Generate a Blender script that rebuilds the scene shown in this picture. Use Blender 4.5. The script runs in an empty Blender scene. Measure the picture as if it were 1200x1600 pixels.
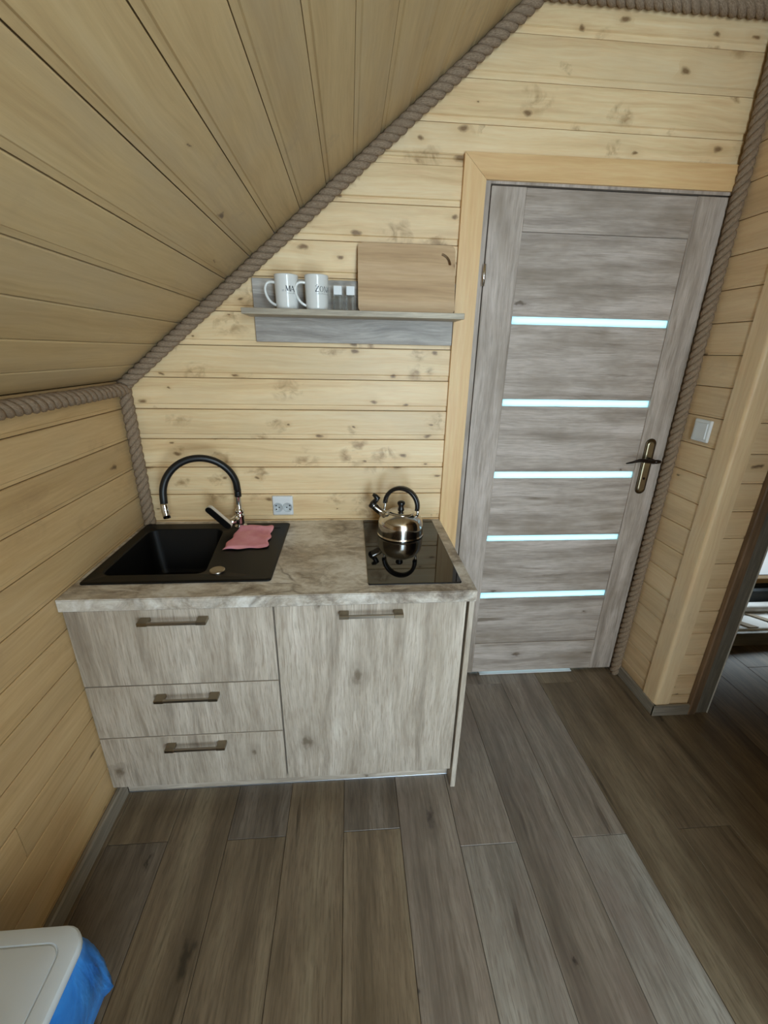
import bpy, bmesh, math, random
from mathutils import Vector, Matrix
random.seed(7)
S = bpy.context.scene
YB = -2.9                                        # gable wall behind the camera
COL = S.collection

# ------------------------------------------------------------------ camera, world, light, exposure
cam_d = bpy.data.cameras.new('camera'); cam = bpy.data.objects.new('camera', cam_d); COL.objects.link(cam)
cam_d.sensor_fit = 'VERTICAL'; cam_d.sensor_height = 36.0; cam_d.sensor_width = 27.0
cam_d.lens = 664.02 / 1600 * 36.0
cam_d.clip_start = 0.02
_r = Vector((0.99693196, -0.0759969, 0.01873849)); _u = Vector((0.00932895, 0.35305688, 0.93555535)); _f = Vector((0.07771506, 0.93251022, -0.35268266))
cam.matrix_world = Matrix(((_r.x, _u.x, -_f.x, 0.8218), (_r.y, _u.y, -_f.y, -1.66241), (_r.z, _u.z, -_f.z, 1.50065), (0, 0, 0, 1)))
S.camera = cam

W = bpy.data.worlds.new('world'); S.world = W; W.use_nodes = True
W.node_tree.nodes['Background'].inputs[0].default_value = (0.55, 0.68, 0.85, 1)
W.node_tree.nodes['Background'].inputs[1].default_value = 1.0

def area(name, loc, target, sx, sy, power, col, spread=180):
    l = bpy.data.lights.new(name, 'AREA'); l.shape = 'RECTANGLE'; l.size = sx; l.size_y = sy
    l.energy = power; l.color = col; l.spread = math.radians(spread)
    o = bpy.data.objects.new(name, l); COL.objects.link(o)
    o.location = loc
    o.rotation_euler = (Vector(target) - Vector(loc)).to_track_quat('-Z', 'Y').to_euler()
    return o
area('daylight_rear_window', (1.38, YB - 0.02, 1.26), (1.36, 0, 1.10), 0.62, 2.06, 69, (0.67, 0.86, 1.0))
area('daylight_hall', (1.66, 1.3, 1.15), (1.66, 0, 1.0), 1.0, 2.2, 66, (0.50, 0.84, 1.0))

area('daylight_window_2', (3.25, 0.455, 0.36), (3.15, 0.22, 0.09), 0.7, 0.14, 0.75, (0.78, 0.92, 1.0), 70)

S.view_settings.view_transform = 'Standard'
S.view_settings.look = 'None'
S.view_settings.exposure = 0.0
S.view_settings.gamma = 1.0
S.view_settings.use_curve_mapping = False

# ------------------------------------------------------------------ materials
def srgb(r, g, b):
    def f(c):
        c /= 255.0
        return c / 12.92 if c <= 0.04045 else ((c + 0.055) / 1.055) ** 2.4
    return (f(r), f(g), f(b), 1.0)

class NT:
    def __init__(s, name):
        s.m = bpy.data.materials.new(name); s.m.use_nodes = True
        s.t = s.m.node_tree; s.b = s.t.nodes['Principled BSDF']
    def n(s, typ, **kw):
        x = s.t.nodes.new(typ)
        for k, v in kw.items(): setattr(x, k, v)
        return x
    def l(s, a, b): s.t.links.new(a, b)
    def math(s, op, a, b=None, c=None, clamp=False):
        x = s.n('ShaderNodeMath', operation=op, use_clamp=clamp)
        for i, v in enumerate((a, b, c)):
            if v is None: continue
            if isinstance(v, (int, float)): x.inputs[i].default_value = v
            else: s.l(v, x.inputs[i])
        return x.outputs[0]
    def mapping(s, src, scale, loc=(0, 0, 0)):
        x = s.n('ShaderNodeMapping'); s.l(src, x.inputs[0])
        x.inputs['Scale'].default_value = scale; x.inputs['Location'].default_value = loc
        return x.outputs[0]
    def noise(s, vec, scale=1, detail=3, rough=0.55, dist=0.0):
        x = s.n('ShaderNodeTexNoise'); s.l(vec, x.inputs['Vector'])
        x.inputs['Scale'].default_value = scale; x.inputs['Detail'].default_value = detail
        x.inputs['Roughness'].default_value = rough; x.inputs['Distortion'].default_value = dist
        return x.outputs['Fac']
    def ramp(s, fac, stops, interp='LINEAR'):
        x = s.n('ShaderNodeValToRGB'); x.color_ramp.interpolation = interp
        e = x.color_ramp.elements
        while len(e) < len(stops): e.new(0.5)
        for el, (p, c) in zip(e, stops):
            el.position = p; el.color = c if isinstance(c, tuple) else (c, c, c, 1)
        s.l(fac, x.inputs[0]); return x.outputs[0]
    def mix(s, fac, a, b, blend='MIX'):
        x = s.n('ShaderNodeMix', data_type='RGBA', blend_type=blend)
        for i, v in ((0, fac), (6, a), (7, b)):
            if isinstance(v, (int, float)): x.inputs[i].default_value = v
            elif isinstance(v, tuple): x.inputs[i].default_value = v
            else: s.l(v, x.inputs[i])
        return x.outputs[2]
    def out(s, col, rough=0.5, bump=None, bstr=0.2, bdist=0.002, metal=0.0, spec=0.5):
        if isinstance(col, tuple): s.b.inputs['Base Color'].default_value = col
        else: s.l(col, s.b.inputs['Base Color'])
        if isinstance(rough, (int, float)): s.b.inputs['Roughness'].default_value = rough
        else: s.l(rough, s.b.inputs['Roughness'])
        s.b.inputs['Metallic'].default_value = metal
        s.b.inputs['Specular IOR Level'].default_value = spec
        if bump is not None:
            x = s.n('ShaderNodeBump'); x.inputs['Strength'].default_value = bstr; x.inputs['Distance'].default_value = bdist
            s.l(bump, x.inputs['Height']); s.l(x.outputs[0], s.b.inputs['Normal'])
        return s.m

def wood(name, dark, mid, light, rough=0.5, streak=(1.1, 13), fibre=(7, 110), fibre_amt=0.25, rings=0.15, pores=0.0, pore=(14, 240), pore_col=None,
         knots=(3.0, 8.0, 0.72), knot_col=None, knot_r=0.26, smudge=0.0, smudge_col=None, cracks=0.0, crack_col=None, blotch=0.25, tint=0.12, bstr=0.15, spec=0.4, blotch_col=None, swirl=0.03):
    t = NT(name)
    uv = t.n('ShaderNodeUVMap').outputs[0]
    sep = t.n('ShaderNodeSeparateXYZ'); t.l(uv, sep.inputs[0])
    # grain that wavers and swirls
    wob = t.noise(t.mapping(uv, (2.2, 6, 1)), 1, 2)
    vv = t.math('MULTIPLY_ADD', t.math('SUBTRACT', wob, 0.5), swirl, sep.outputs[1])
    cmb = t.n('ShaderNodeCombineXYZ'); t.l(sep.outputs[0], cmb.inputs[0]); t.l(vv, cmb.inputs[1])
    g = cmb.outputs[0]
    st = t.noise(t.mapping(g, (streak[0], streak[1], 1)), 1, 6, 0.68)
    col = t.ramp(st, [(0.30, dark), (0.5, mid), (0.70, light)])
    if rings > 0:
        ring = t.n('ShaderNodeTexWave', wave_type='BANDS', bands_direction='Y')
        t.l(t.mapping(g, (0.3, 1, 1)), ring.inputs['Vector'])
        ring.inputs['Scale'].default_value = 19; ring.inputs['Distortion'].default_value = 9; ring.inputs['Detail'].default_value = 3; ring.inputs['Detail Scale'].default_value = 1.6
        col = t.mix(t.math('MULTIPLY', ring.outputs['Fac'], rings), col, dark)
    fb = t.noise(t.mapping(g, (fibre[0], fibre[1], 1)), 1, 4, 0.65)
    col = t.mix(fibre_amt, col, t.ramp(fb, [(0.32, 0.15), (0.68, 0.85)]), 'OVERLAY')
    bl = t.noise(t.mapping(uv, (2.3, 5.5, 1), (3, 1, 0)), 1, 4, 0.6)
    bc = blotch_col or dark
    col = t.mix(t.math('MULTIPLY', t.ramp(bl, [(0.47, 0.0), (0.68, 1.0)]), blotch), col, bc)
    if pores > 0:
        po = t.noise(t.mapping(g, (pore[0], pore[1], 1), (5, 5, 0)), 1, 3, 0.6)
        col = t.mix(t.math('MULTIPLY', t.ramp(po, [(0.52, 0.0), (0.62, 1.0)]), pores), col, pore_col or dark)
    if cracks > 0:
        ck = t.noise(t.mapping(g, (2.2, 34, 1), (7, 2, 0)), 1, 5, 0.65)
        ckm = t.noise(t.mapping(uv, (2.6, 7, 1), (1, 9, 0)), 1, 2)
        m = t.math('MULTIPLY', t.ramp(ck, [(0.55, 0.0), (0.66, 1.0)]), t.ramp(ckm, [(0.48, 0.0), (0.64, 1.0)]))
        col = t.mix(t.math('MULTIPLY', m, cracks), col, crack_col)
    def spots(scale, thr, r, loc, jit):
        kd = t.n('ShaderNodeMixRGB'); kd.blend_type = 'ADD'
        wn = t.n('ShaderNodeTexNoise'); t.l(t.mapping(uv, (26, 36, 1)), wn.inputs['Vector']); wn.inputs['Scale'].default_value = 1; wn.inputs['Detail'].default_value = 3
        kd.inputs[0].default_value = jit
        t.l(t.mapping(uv, (scale[0], scale[1], 1), loc), kd.inputs[1]); t.l(wn.outputs['Color'], kd.inputs[2])
        vo = t.n('ShaderNodeTexVoronoi', voronoi_dimensions='2D'); vo.inputs['Scale'].default_value = 1
        t.l(kd.outputs[0], vo.inputs['Vector'])
        sc = t.n('ShaderNodeSeparateColor'); t.l(vo.outputs['Color'], sc.inputs[0])
        keep = t.math('GREATER_THAN', sc.outputs[0], thr)
        size = t.math('MULTIPLY_ADD', sc.outputs[1], 0.9, 0.25)
        return t.math('DIVIDE', vo.outputs['Distance'], size), keep
    if smudge > 0:
        dd, keep = spots((knots[0] * 0.9, knots[1] * 0.7), 0.55, 0.3, (4, 7, 0), 0.55)
        sm = t.math('MULTIPLY', t.ramp(dd, [(0.12, 1.0), (0.42, 0.0)]), keep)
        brk = t.ramp(t.noise(t.mapping(uv, (20, 24, 1)), 1, 3, 0.6, 0.8), [(0.40, 0.0), (0.66, 1.0)])
        col = t.mix(t.math('MULTIPLY', t.math('MULTIPLY', sm, brk), smudge), col, smudge_col or dark)
    if knots:
        dd, keep = spots(knots, knots[2], knot_r, (0, 0, 0), 0.22)
        core = t.math('MULTIPLY', t.ramp(dd, [(knot_r * 0.22, 1.0), (knot_r * 0.6, 0.0)]), keep)
        halo = t.math('MULTIPLY', t.ramp(dd, [(knot_r * 0.4, 0.5), (knot_r * 1.6, 0.0)]), keep)
        col = t.mix(halo, col, dark)
        col = t.mix(t.math('MULTIPLY', core, 0.85), col, knot_col or dark)
    oi = t.n('ShaderNodeObjectInfo')
    tv = t.math('MULTIPLY_ADD', oi.outputs['Random'], tint, 1 - tint * 0.5)
    cc = t.n('ShaderNodeCombineColor')
    for i in range(3): t.l(tv, cc.inputs[i])
    col = t.mix(1.0, col, cc.outputs[0], 'MULTIPLY')
    return t.out(col, rough, fb, bstr, 0.0015, 0, spec)

M = {}
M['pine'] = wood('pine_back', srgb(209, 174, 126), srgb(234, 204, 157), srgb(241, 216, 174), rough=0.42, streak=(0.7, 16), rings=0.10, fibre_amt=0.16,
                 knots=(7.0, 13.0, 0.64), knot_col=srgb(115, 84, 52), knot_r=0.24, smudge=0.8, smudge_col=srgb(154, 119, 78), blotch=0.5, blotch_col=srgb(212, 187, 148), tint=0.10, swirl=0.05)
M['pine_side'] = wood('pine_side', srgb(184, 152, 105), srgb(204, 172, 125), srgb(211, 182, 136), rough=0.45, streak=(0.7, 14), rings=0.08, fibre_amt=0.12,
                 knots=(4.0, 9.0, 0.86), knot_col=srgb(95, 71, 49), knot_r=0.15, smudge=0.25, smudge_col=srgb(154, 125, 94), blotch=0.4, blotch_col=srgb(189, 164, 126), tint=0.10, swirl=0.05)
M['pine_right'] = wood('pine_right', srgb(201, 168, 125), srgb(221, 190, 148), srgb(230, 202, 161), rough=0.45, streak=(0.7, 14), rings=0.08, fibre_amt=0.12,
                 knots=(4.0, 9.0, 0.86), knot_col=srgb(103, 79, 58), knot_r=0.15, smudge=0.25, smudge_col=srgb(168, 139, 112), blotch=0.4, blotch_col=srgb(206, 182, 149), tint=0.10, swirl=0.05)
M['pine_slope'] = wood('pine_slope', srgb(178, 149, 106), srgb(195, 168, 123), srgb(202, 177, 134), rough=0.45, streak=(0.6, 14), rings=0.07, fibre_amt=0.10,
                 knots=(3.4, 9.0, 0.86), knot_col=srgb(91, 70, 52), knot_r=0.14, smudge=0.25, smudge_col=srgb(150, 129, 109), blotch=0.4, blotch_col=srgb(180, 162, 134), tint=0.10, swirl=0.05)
M['pine_casing'] = wood('pine_casing', srgb(206, 162, 108), srgb(228, 188, 134), srgb(234, 200, 148), rough=0.42, streak=(0.7, 16), rings=0.10, fibre_amt=0.12,
                 knots=(4.0, 10.0, 0.84), knot_col=srgb(130, 92, 54), knot_r=0.16, blotch=0.2, tint=0.05)
M['groove'] = wood('groove_shadow_wood', srgb(120, 94, 60), srgb(140, 112, 74), srgb(150, 122, 84), knots=None)
M['door_oak'] = wood('grey_oak_door', srgb(132, 118, 106), srgb(180, 165, 152), srgb(206, 191, 180), rough=0.5, streak=(1.3, 17), rings=0.06, fibre=(9, 120), fibre_amt=0.18, pores=0.3,
                 knots=(3.0, 7, 0.84), knot_col=srgb(96, 80, 64), knot_r=0.16, blotch=0.7, blotch_col=srgb(132, 116, 98), cracks=0.75, crack_col=srgb(104, 88, 70), tint=0.07)
M['cab_oak'] = wood('washed_oak_cabinet', srgb(139, 126, 111), srgb(182, 169, 153), srgb(208, 196, 181), rough=0.5, streak=(1.5, 17), rings=0.06, fibre=(9, 120), fibre_amt=0.24, pores=0.45, pore_col=srgb(137, 119, 101),
                 knots=(3.4, 6, 0.76), knot_col=srgb(110, 96, 79), knot_r=0.17, blotch=0.45, blotch_col=srgb(163, 149, 130), cracks=0.55, crack_col=srgb(139, 124, 104), tint=0.04, swirl=0.045)
M['shelf_oak'] = wood('grey_shelf_oak', srgb(128, 120, 112), srgb(168, 160, 151), srgb(194, 187, 178), rough=0.5, streak=(2.0, 20), rings=0.06, fibre_amt=0.25, pores=0.3, pore_col=srgb(122, 116, 112),
                 knots=(3, 7, 0.84), knot_col=srgb(100, 94, 90), knot_r=0.2, blotch=0.4, cracks=0.4, crack_col=srgb(116, 110, 106), tint=0.04, swirl=0.08)
M['shelf_board'] = wood('beige_shelf_oak', srgb(133, 122, 106), srgb(175, 163, 143), srgb(202, 191, 169), rough=0.5, streak=(2.0, 20), rings=0.06, fibre_amt=0.25, pores=0.3, pore_col=srgb(127, 118, 106),
                 knots=(3, 7, 0.84), knot_col=srgb(104, 96, 86), knot_r=0.2, blotch=0.4, cracks=0.4, crack_col=srgb(121, 112, 101), tint=0.04, swirl=0.08)
M['floor'] = wood('laminate_floor', srgb(77, 65, 49), srgb(120, 103, 82), srgb(145, 130, 105), rough=0.40, streak=(0.8, 10), rings=0.10, fibre=(7, 90), fibre_amt=0.24, pores=0.45, pore=(16, 200), pore_col=srgb(84, 70, 52),
                 knots=(2.2, 5.2, 0.66), knot_col=srgb(49, 41, 30), knot_r=0.17, blotch=0.6, blotch_col=srgb(96, 81, 61), cracks=0.9, crack_col=srgb(66, 54, 39), tint=0.16, bstr=0.25, swirl=0.035, spec=0.5)
M['floor_dark'] = wood('laminate_floor_dark', srgb(67, 58, 48), srgb(104, 92, 79), srgb(126, 115, 102), rough=0.40, streak=(0.8, 10), rings=0.10, fibre=(7, 90), fibre_amt=0.24, pores=0.45, pore=(16, 200), pore_col=srgb(73, 62, 50),
                 knots=(2.2, 5.2, 0.66), knot_col=srgb(43, 36, 30), knot_r=0.17, blotch=0.6, blotch_col=srgb(83, 72, 59), cracks=0.9, crack_col=srgb(56, 47, 38), tint=0.16, bstr=0.25, swirl=0.035, spec=0.5)
M['floor_daylit'] = wood('laminate_floor_daylit', srgb(96, 87, 77), srgb(142, 133, 121), srgb(170, 163, 151), rough=0.40, streak=(0.8, 10), rings=0.10, fibre=(7, 90), fibre_amt=0.24, pores=0.45, pore=(16, 200), pore_col=srgb(104, 90, 78),
                 knots=(2.2, 5.2, 0.66), knot_col=srgb(62, 52, 46), knot_r=0.17, blotch=0.6, blotch_col=srgb(119, 103, 93), cracks=0.9, crack_col=srgb(81, 69, 60), tint=0.16, bstr=0.25, swirl=0.035, spec=0.5)  # paler plank print with the daylight patch painted in
M['floor_part_daylit'] = wood('laminate_floor_part_daylit', srgb(92, 81, 70), srgb(136, 123, 109), srgb(163, 151, 137), rough=0.40, streak=(0.8, 10), rings=0.10, fibre=(7, 90), fibre_amt=0.24, pores=0.45, pore=(16, 200), pore_col=srgb(104, 90, 78),
                 knots=(2.2, 5.2, 0.66), knot_col=srgb(62, 52, 46), knot_r=0.17, blotch=0.6, blotch_col=srgb(119, 103, 93), cracks=0.9, crack_col=srgb(81, 69, 60), tint=0.16, bstr=0.25, swirl=0.035, spec=0.5)  # weaker daylight painted into the plank tone
M['baseboard'] = wood('grey_brown_baseboard', srgb(100, 92, 80), srgb(136, 126, 112), srgb(156, 146, 130), rough=0.5, knots=None, cracks=0.4, crack_col=srgb(76, 66, 56), tint=0.05)
M['dark_wood'] = wood('dark_frame_wood', srgb(82, 79, 74), srgb(122, 118, 109), srgb(145, 140, 130), rough=0.45, knots=None, cracks=0.4, crack_col=srgb(78, 67, 56), tint=0.05)
M['casing_brown'] = wood('brown_casing_wood', srgb(81, 64, 48), srgb(123, 99, 77), srgb(143, 117, 92), rough=0.45, knots=None, cracks=0.4, crack_col=srgb(68, 53, 42), tint=0.05)
M['board_wood'] = wood('bamboo_cutting_board', srgb(176, 144, 108), srgb(204, 172, 134), srgb(214, 186, 150), rough=0.5, streak=(0.6, 18), rings=0.06, fibre_amt=0.15,
                 knots=(9, 13, 0.82), knot_col=srgb(140, 106, 74), knot_r=0.22, blotch=0.3, tint=0.0)

def stone():
    t = NT('grey_brown_stone_worktop')
    uv = t.n('ShaderNodeTexCoord').outputs['Object']
    w = t.n('ShaderNodeTexNoise'); t.l(uv, w.inputs['Vector']); w.inputs['Scale'].default_value = 4; w.inputs['Detail'].default_value = 5
    mx = t.n('ShaderNodeMixRGB'); mx.blend_type = 'ADD'; mx.inputs[0].default_value = 0.16
    rot = t.n('ShaderNodeMapping'); t.l(uv, rot.inputs[0]); rot.inputs['Rotation'].default_value = (0, 0, 0.5); rot.inputs['Scale'].default_value = (0.8, 1.5, 1)
    t.l(rot.outputs[0], mx.inputs[1]); t.l(w.outputs['Color'], mx.inputs[2])
    big = t.noise(mx.outputs[0], 5.5, 10, 0.72, 0.3)
    patch = t.noise(t.mapping(mx.outputs[0], (1, 1, 1), (9, 2, 4)), 3.2, 4, 0.6)
    col = t.ramp(big, [(0.34, srgb(112, 99, 86)), (0.44, srgb(168, 157, 143)), (0.53, srgb(206, 199, 188)), (0.66, srgb(232, 229, 223))])
    col = t.mix(t.ramp(patch, [(0.48, 0.0), (0.64, 0.55)]), col, srgb(158, 140, 120))
    fine = t.noise(mx.outputs[0], 38, 4, 0.7)
    col = t.mix(0.35, col, t.ramp(fine, [(0.35, 0.2), (0.65, 0.8)]), 'OVERLAY')
    v = t.n('ShaderNodeTexVoronoi', feature='DISTANCE_TO_EDGE'); v.inputs['Scale'].default_value = 3.2
    t.l(mx.outputs[0], v.inputs['Vector'])
    vein = t.math('MULTIPLY', t.ramp(v.outputs['Distance'], [(0.0, 1.0), (0.022, 0.0)]), t.ramp(t.noise(uv, 6, 2), [(0.45, 0.0), (0.6, 0.8)]))
    col = t.mix(vein, col, srgb(104, 92, 82))
    v2 = t.n('ShaderNodeTexVoronoi', feature='DISTANCE_TO_EDGE'); v2.inputs['Scale'].default_value = 4.7
    t.l(t.mapping(mx.outputs[0], (1.0, 0.8, 1), (3, 3, 3)), v2.inputs['Vector'])
    vein2 = t.math('MULTIPLY', t.ramp(v2.outputs['Distance'], [(0.0, 1.0), (0.03, 0.0)]), t.ramp(t.noise(t.mapping(uv, (1, 1, 1), (5, 5, 5)), 5, 2), [(0.5, 0.0), (0.62, 0.7)]))
    col = t.mix(vein2, col, srgb(228, 222, 214))
    return t.out(col, 0.32, fine, 0.08, 0.001)
M['stone'] = stone()

def plain(name, col, rough=0.4, metal=0.0, noise_amt=0.06, nscale=40, bstr=0.0, spec=0.5):
    t = NT(name); oc = t.n('ShaderNodeTexCoord').outputs['Object']
    nz = t.noise(oc, nscale, 3)
    c = t.mix(1.0, col, t.ramp(nz, [(0.2, 1 - noise_amt), (0.8, 1.0)]), 'MULTIPLY')
    return t.out(c, rough, nz if bstr else None, bstr, 0.001, metal, spec)
M['chrome'] = plain('polished_chrome', (0.78, 0.79, 0.80, 1), 0.08, 1.0, 0.02)
M['steel'] = plain('polished_steel', (0.62, 0.60, 0.57, 1), 0.13, 1.0, 0.04, 60)
M['satin'] = plain('satin_nickel', srgb(168, 160, 148), 0.32, 1.0, 0.06, 120)
M['satin_gold'] = plain('satin_bronze', srgb(150, 139, 120), 0.34, 1.0, 0.06, 120)
M['black_plastic'] = plain('black_plastic', srgb(20, 19, 19), 0.3, 0, 0.1)
M['black_rubber'] = plain('black_silicone', srgb(17, 17, 18), 0.42, 0, 0.15, 200)
M['sink'] = plain('black_composite_sink', srgb(15, 14, 13), 0.45, 0, 0.35, 700, 0.1, 0.25)
M['white_plastic'] = plain('white_plastic', srgb(226, 228, 228), 0.35, 0, 0.02)
M['bin_white'] = plain('offwhite_bin_plastic', srgb(214, 223, 230), 0.4, 0, 0.05, 12)
M['pale_satin'] = plain('pale_satin_metal', srgb(214, 206, 192), 0.35, 0.3, 0.03)
M['ceramic'] = plain('white_glazed_ceramic', srgb(226, 226, 222), 0.12, 0, 0.02)
M['ink'] = plain('black_print', srgb(34, 36, 44), 0.5, 0, 0.1)
M['ink_grey'] = plain('grey_print', srgb(120, 124, 132), 0.5, 0, 0.1)
M['brass_dark'] = plain('dark_antique_brass', srgb(98, 84, 64), 0.3, 1.0, 0.35, 30)
M['brass'] = plain('worn_antique_brass', srgb(168, 156, 130), 0.3, 1.0, 0.3, 30)
M['bronze_black'] = plain('dark_bronze', srgb(50, 40, 34), 0.35, 0.8, 0.2, 40)
M['hole'] = plain('dark_socket_hole', srgb(40, 40, 42), 0.6)
M['socket_grey'] = plain('socket_ring_grey', srgb(196, 202, 204), 0.4, 0, 0.02)
M['alu'] = plain('brushed_aluminium', srgb(205, 210, 218), 0.35, 1.0, 0.05)
M['plaster'] = plain('white_plaster', srgb(222, 224, 224), 0.8, 0, 0.05)
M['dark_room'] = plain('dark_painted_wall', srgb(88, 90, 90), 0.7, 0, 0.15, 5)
M['sheet'] = plain('white_cotton', srgb(214, 212, 208), 0.9, 0, 0.06, 30, 0.1)
M['grey_fabric'] = plain('grey_upholstery', srgb(86, 92, 96), 0.9, 0, 0.2, 90, 0.2)
M['shade_band'] = plain('beige_shade_band', srgb(150, 136, 118), 0.95, 0, 0.2, 90, 0.2)  # colour of the shade bands laid across the mattress

def hobglass():
    t = NT('black_ceramic_glass'); t.b.inputs['IOR'].default_value = 1.5
    return t.out(srgb(11, 11, 12), 0.03, spec=0.5)
M['hob'] = hobglass()
def cloth():
    t = NT('pink_microfibre'); oc = t.n('ShaderNodeTexCoord').outputs['Object']
    w = t.noise(oc, 420, 2); b = t.noise(oc, 22, 3)
    c = t.ramp(b, [(0.3, srgb(226, 150, 164)), (0.7, srgb(240, 174, 184))])
    return t.out(c, 0.95, w, 0.35, 0.002, spec=0.1)
M['cloth'] = cloth()
def rope_mat():
    t = NT('jute_rope'); uv = t.n('ShaderNodeUVMap').outputs[0]
    a = t.noise(t.mapping(uv, (18, 9, 1)), 1, 4, 0.7, 0.5)
    fibre = t.noise(t.mapping(uv, (60, 30, 1)), 1, 3, 0.7)
    c = t.ramp(a, [(0.25, srgb(112, 92, 74)), (0.5, srgb(150, 129, 107)), (0.75, srgb(180, 159, 136))])
    return t.out(c, 0.95, fibre, 0.6, 0.003, spec=0.1)
M['rope'] = rope_mat()
def frosted():
    t = NT('frosted_glass')
    tr = t.n('ShaderNodeBsdfTranslucent'); tr.inputs[0].default_value = (0.80, 0.95, 1.0, 1)
    gl = t.n('ShaderNodeBsdfGlossy'); gl.inputs['Roughness'].default_value = 0.25
    nz = t.noise(t.n('ShaderNodeTexCoord').outputs['Object'], 300, 2)
    bp = t.n('ShaderNodeBump'); bp.inputs['Strength'].default_value = 0.1; bp.inputs['Distance'].default_value = 0.001
    t.l(nz, bp.inputs['Height']); t.l(bp.outputs[0], gl.inputs['Normal'])
    mx = t.n('ShaderNodeMixShader'); mx.inputs[0].default_value = 0.06
    t.l(tr.outputs[0], mx.inputs[1]); t.l(gl.outputs[0], mx.inputs[2])
    t.l(mx.outputs[0], t.t.nodes['Material Output'].inputs[0])
    return t.m
M['frosted'] = frosted()
def clear_glass():
    t = NT('clear_shaker_glass')
    gl = t.n('ShaderNodeBsdfGlass'); gl.inputs['IOR'].default_value = 1.45; gl.inputs['Roughness'].default_value = 0.02
    gl.inputs[0].default_value = (0.93, 0.95, 0.95, 1)
    tr = t.n('ShaderNodeBsdfTransparent')
    mx = t.n('ShaderNodeMixShader'); mx.inputs[0].default_value = 0.45
    t.l(tr.outputs[0], mx.inputs[1]); t.l(gl.outputs[0], mx.inputs[2]); t.l(mx.outputs[0], t.t.nodes['Material Output'].inputs[0])
    return t.m
M['glass'] = clear_glass()
def window_glow():
    t = NT('daylit_window_pane')
    em = t.n('ShaderNodeEmission'); em.inputs[1].default_value = 0.85
    c = t.ramp(t.noise(t.n('ShaderNodeTexCoord').outputs['Object'], 4, 2), [(0.3, srgb(196, 214, 222)), (0.7, srgb(226, 236, 240))])
    t.l(c, em.inputs[0]); t.l(em.outputs[0], t.t.nodes['Material Output'].inputs[0])
    return t.m
M['daylit'] = window_glow()
def bag():
    t = NT('blue_bin_bag')
    nz = t.noise(t.mapping(t.n('ShaderNodeTexCoord').outputs['Object'], (14, 14, 6)), 1, 4, 0.6, 0.6)
    c = t.ramp(nz, [(0.3, srgb(34, 112, 206)), (0.7, srgb(72, 158, 244))])
    t.b.inputs['Transmission Weight'].default_value = 0.0
    return t.out(c, 0.3, nz, 0.5, 0.01)
M['bag'] = bag()

# ------------------------------------------------------------------ helpers
def link(name, me, mat, parent=None, smooth=False):
    o = bpy.data.objects.new(name, me); COL.objects.link(o)
    if mat: me.materials.append(mat if not isinstance(mat, str) else M[mat])
    if parent is not None: o.parent = parent
    if smooth:
        for p in me.polygons: p.use_smooth = True
    return o

def mesh(name, vs, fs, mat, parent=None, smooth=False, uv=None):
    me = bpy.data.meshes.new(name); me.from_pydata([tuple(v) for v in vs], [], fs)
    me.update()
    if uv:
        lay = me.uv_layers.new(name='UVMap')
        for p in me.polygons:
            for li in p.loop_indices:
                lay.data[li].uv = uv[me.loops[li].vertex_index]
    return link(name, me, mat, parent, smooth)

def bm_obj(name, bm, mat, parent=None, smooth=False, grain=None):
    bmesh.ops.recalc_face_normals(bm, faces=bm.faces)
    if grain is not None:
        lay = bm.loops.layers.uv.new('UVMap'); ou, ov = random.uniform(0, 40), random.uniform(0, 40)
        for f in bm.faces:
            n = f.normal; ax = max(range(3), key=lambda i: abs(n[i]))
            for lp in f.loops:
                c = lp.vert.co
                oth = [i for i in range(3) if i != grain and i != ax]
                if ax == grain: u, v = c[oth[0]], c[oth[1]] if len(oth) > 1 else 0
                else: u, v = c[grain], c[oth[0]]
                lp[lay].uv = (u + ou, v + ov)
    me = bpy.data.meshes.new(name); bm.to_mesh(me); bm.free()
    return link(name, me, mat, parent, smooth)

def add_box(bm, a, b, bevel=0.0, seg=1):
    r = bmesh.ops.create_cube(bm, size=1.0)
    vs = r['verts']
    for v in vs:
        v.co = Vector([(a[i] + b[i]) / 2 + v.co[i] * (b[i] - a[i]) for i in range(3)])
    if bevel > 0:
        es = list({e for v in vs for e in v.link_edges})
        bmesh.ops.bevel(bm, geom=es, offset=bevel, segments=seg, affect='EDGES', profile=0.5)

def box(name, a, b, mat, parent=None, bevel=0.0, seg=1, grain=0, smooth=False):
    bm = bmesh.new(); add_box(bm, a, b, bevel, seg)
    return bm_obj(name, bm, mat, parent, smooth, grain)

def boxes(name, lst, mat, parent=None, bevel=0.0, grain=0):
    bm = bmesh.new()
    for a, b in lst: add_box(bm, a, b, bevel)
    return bm_obj(name, bm, mat, parent, False, grain)

def tag(o, label, cat, group=None):
    o['label'] = label; o['category'] = cat
    if group: o['group'] = group
    return o
def struct(o):
    o['kind'] = 'structure'; return o
def empty(name, loc=(0, 0, 0)):
    o = bpy.data.objects.new(name, None); COL.objects.link(o); o.location = loc; o.empty_display_size = 0.05
    return o
def reparent(o, p):
    """keep world geometry although the parent empty is not at the origin"""
    o.parent = p; o.matrix_parent_inverse = Matrix.Translation(p.location).inverted(); return o

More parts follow.
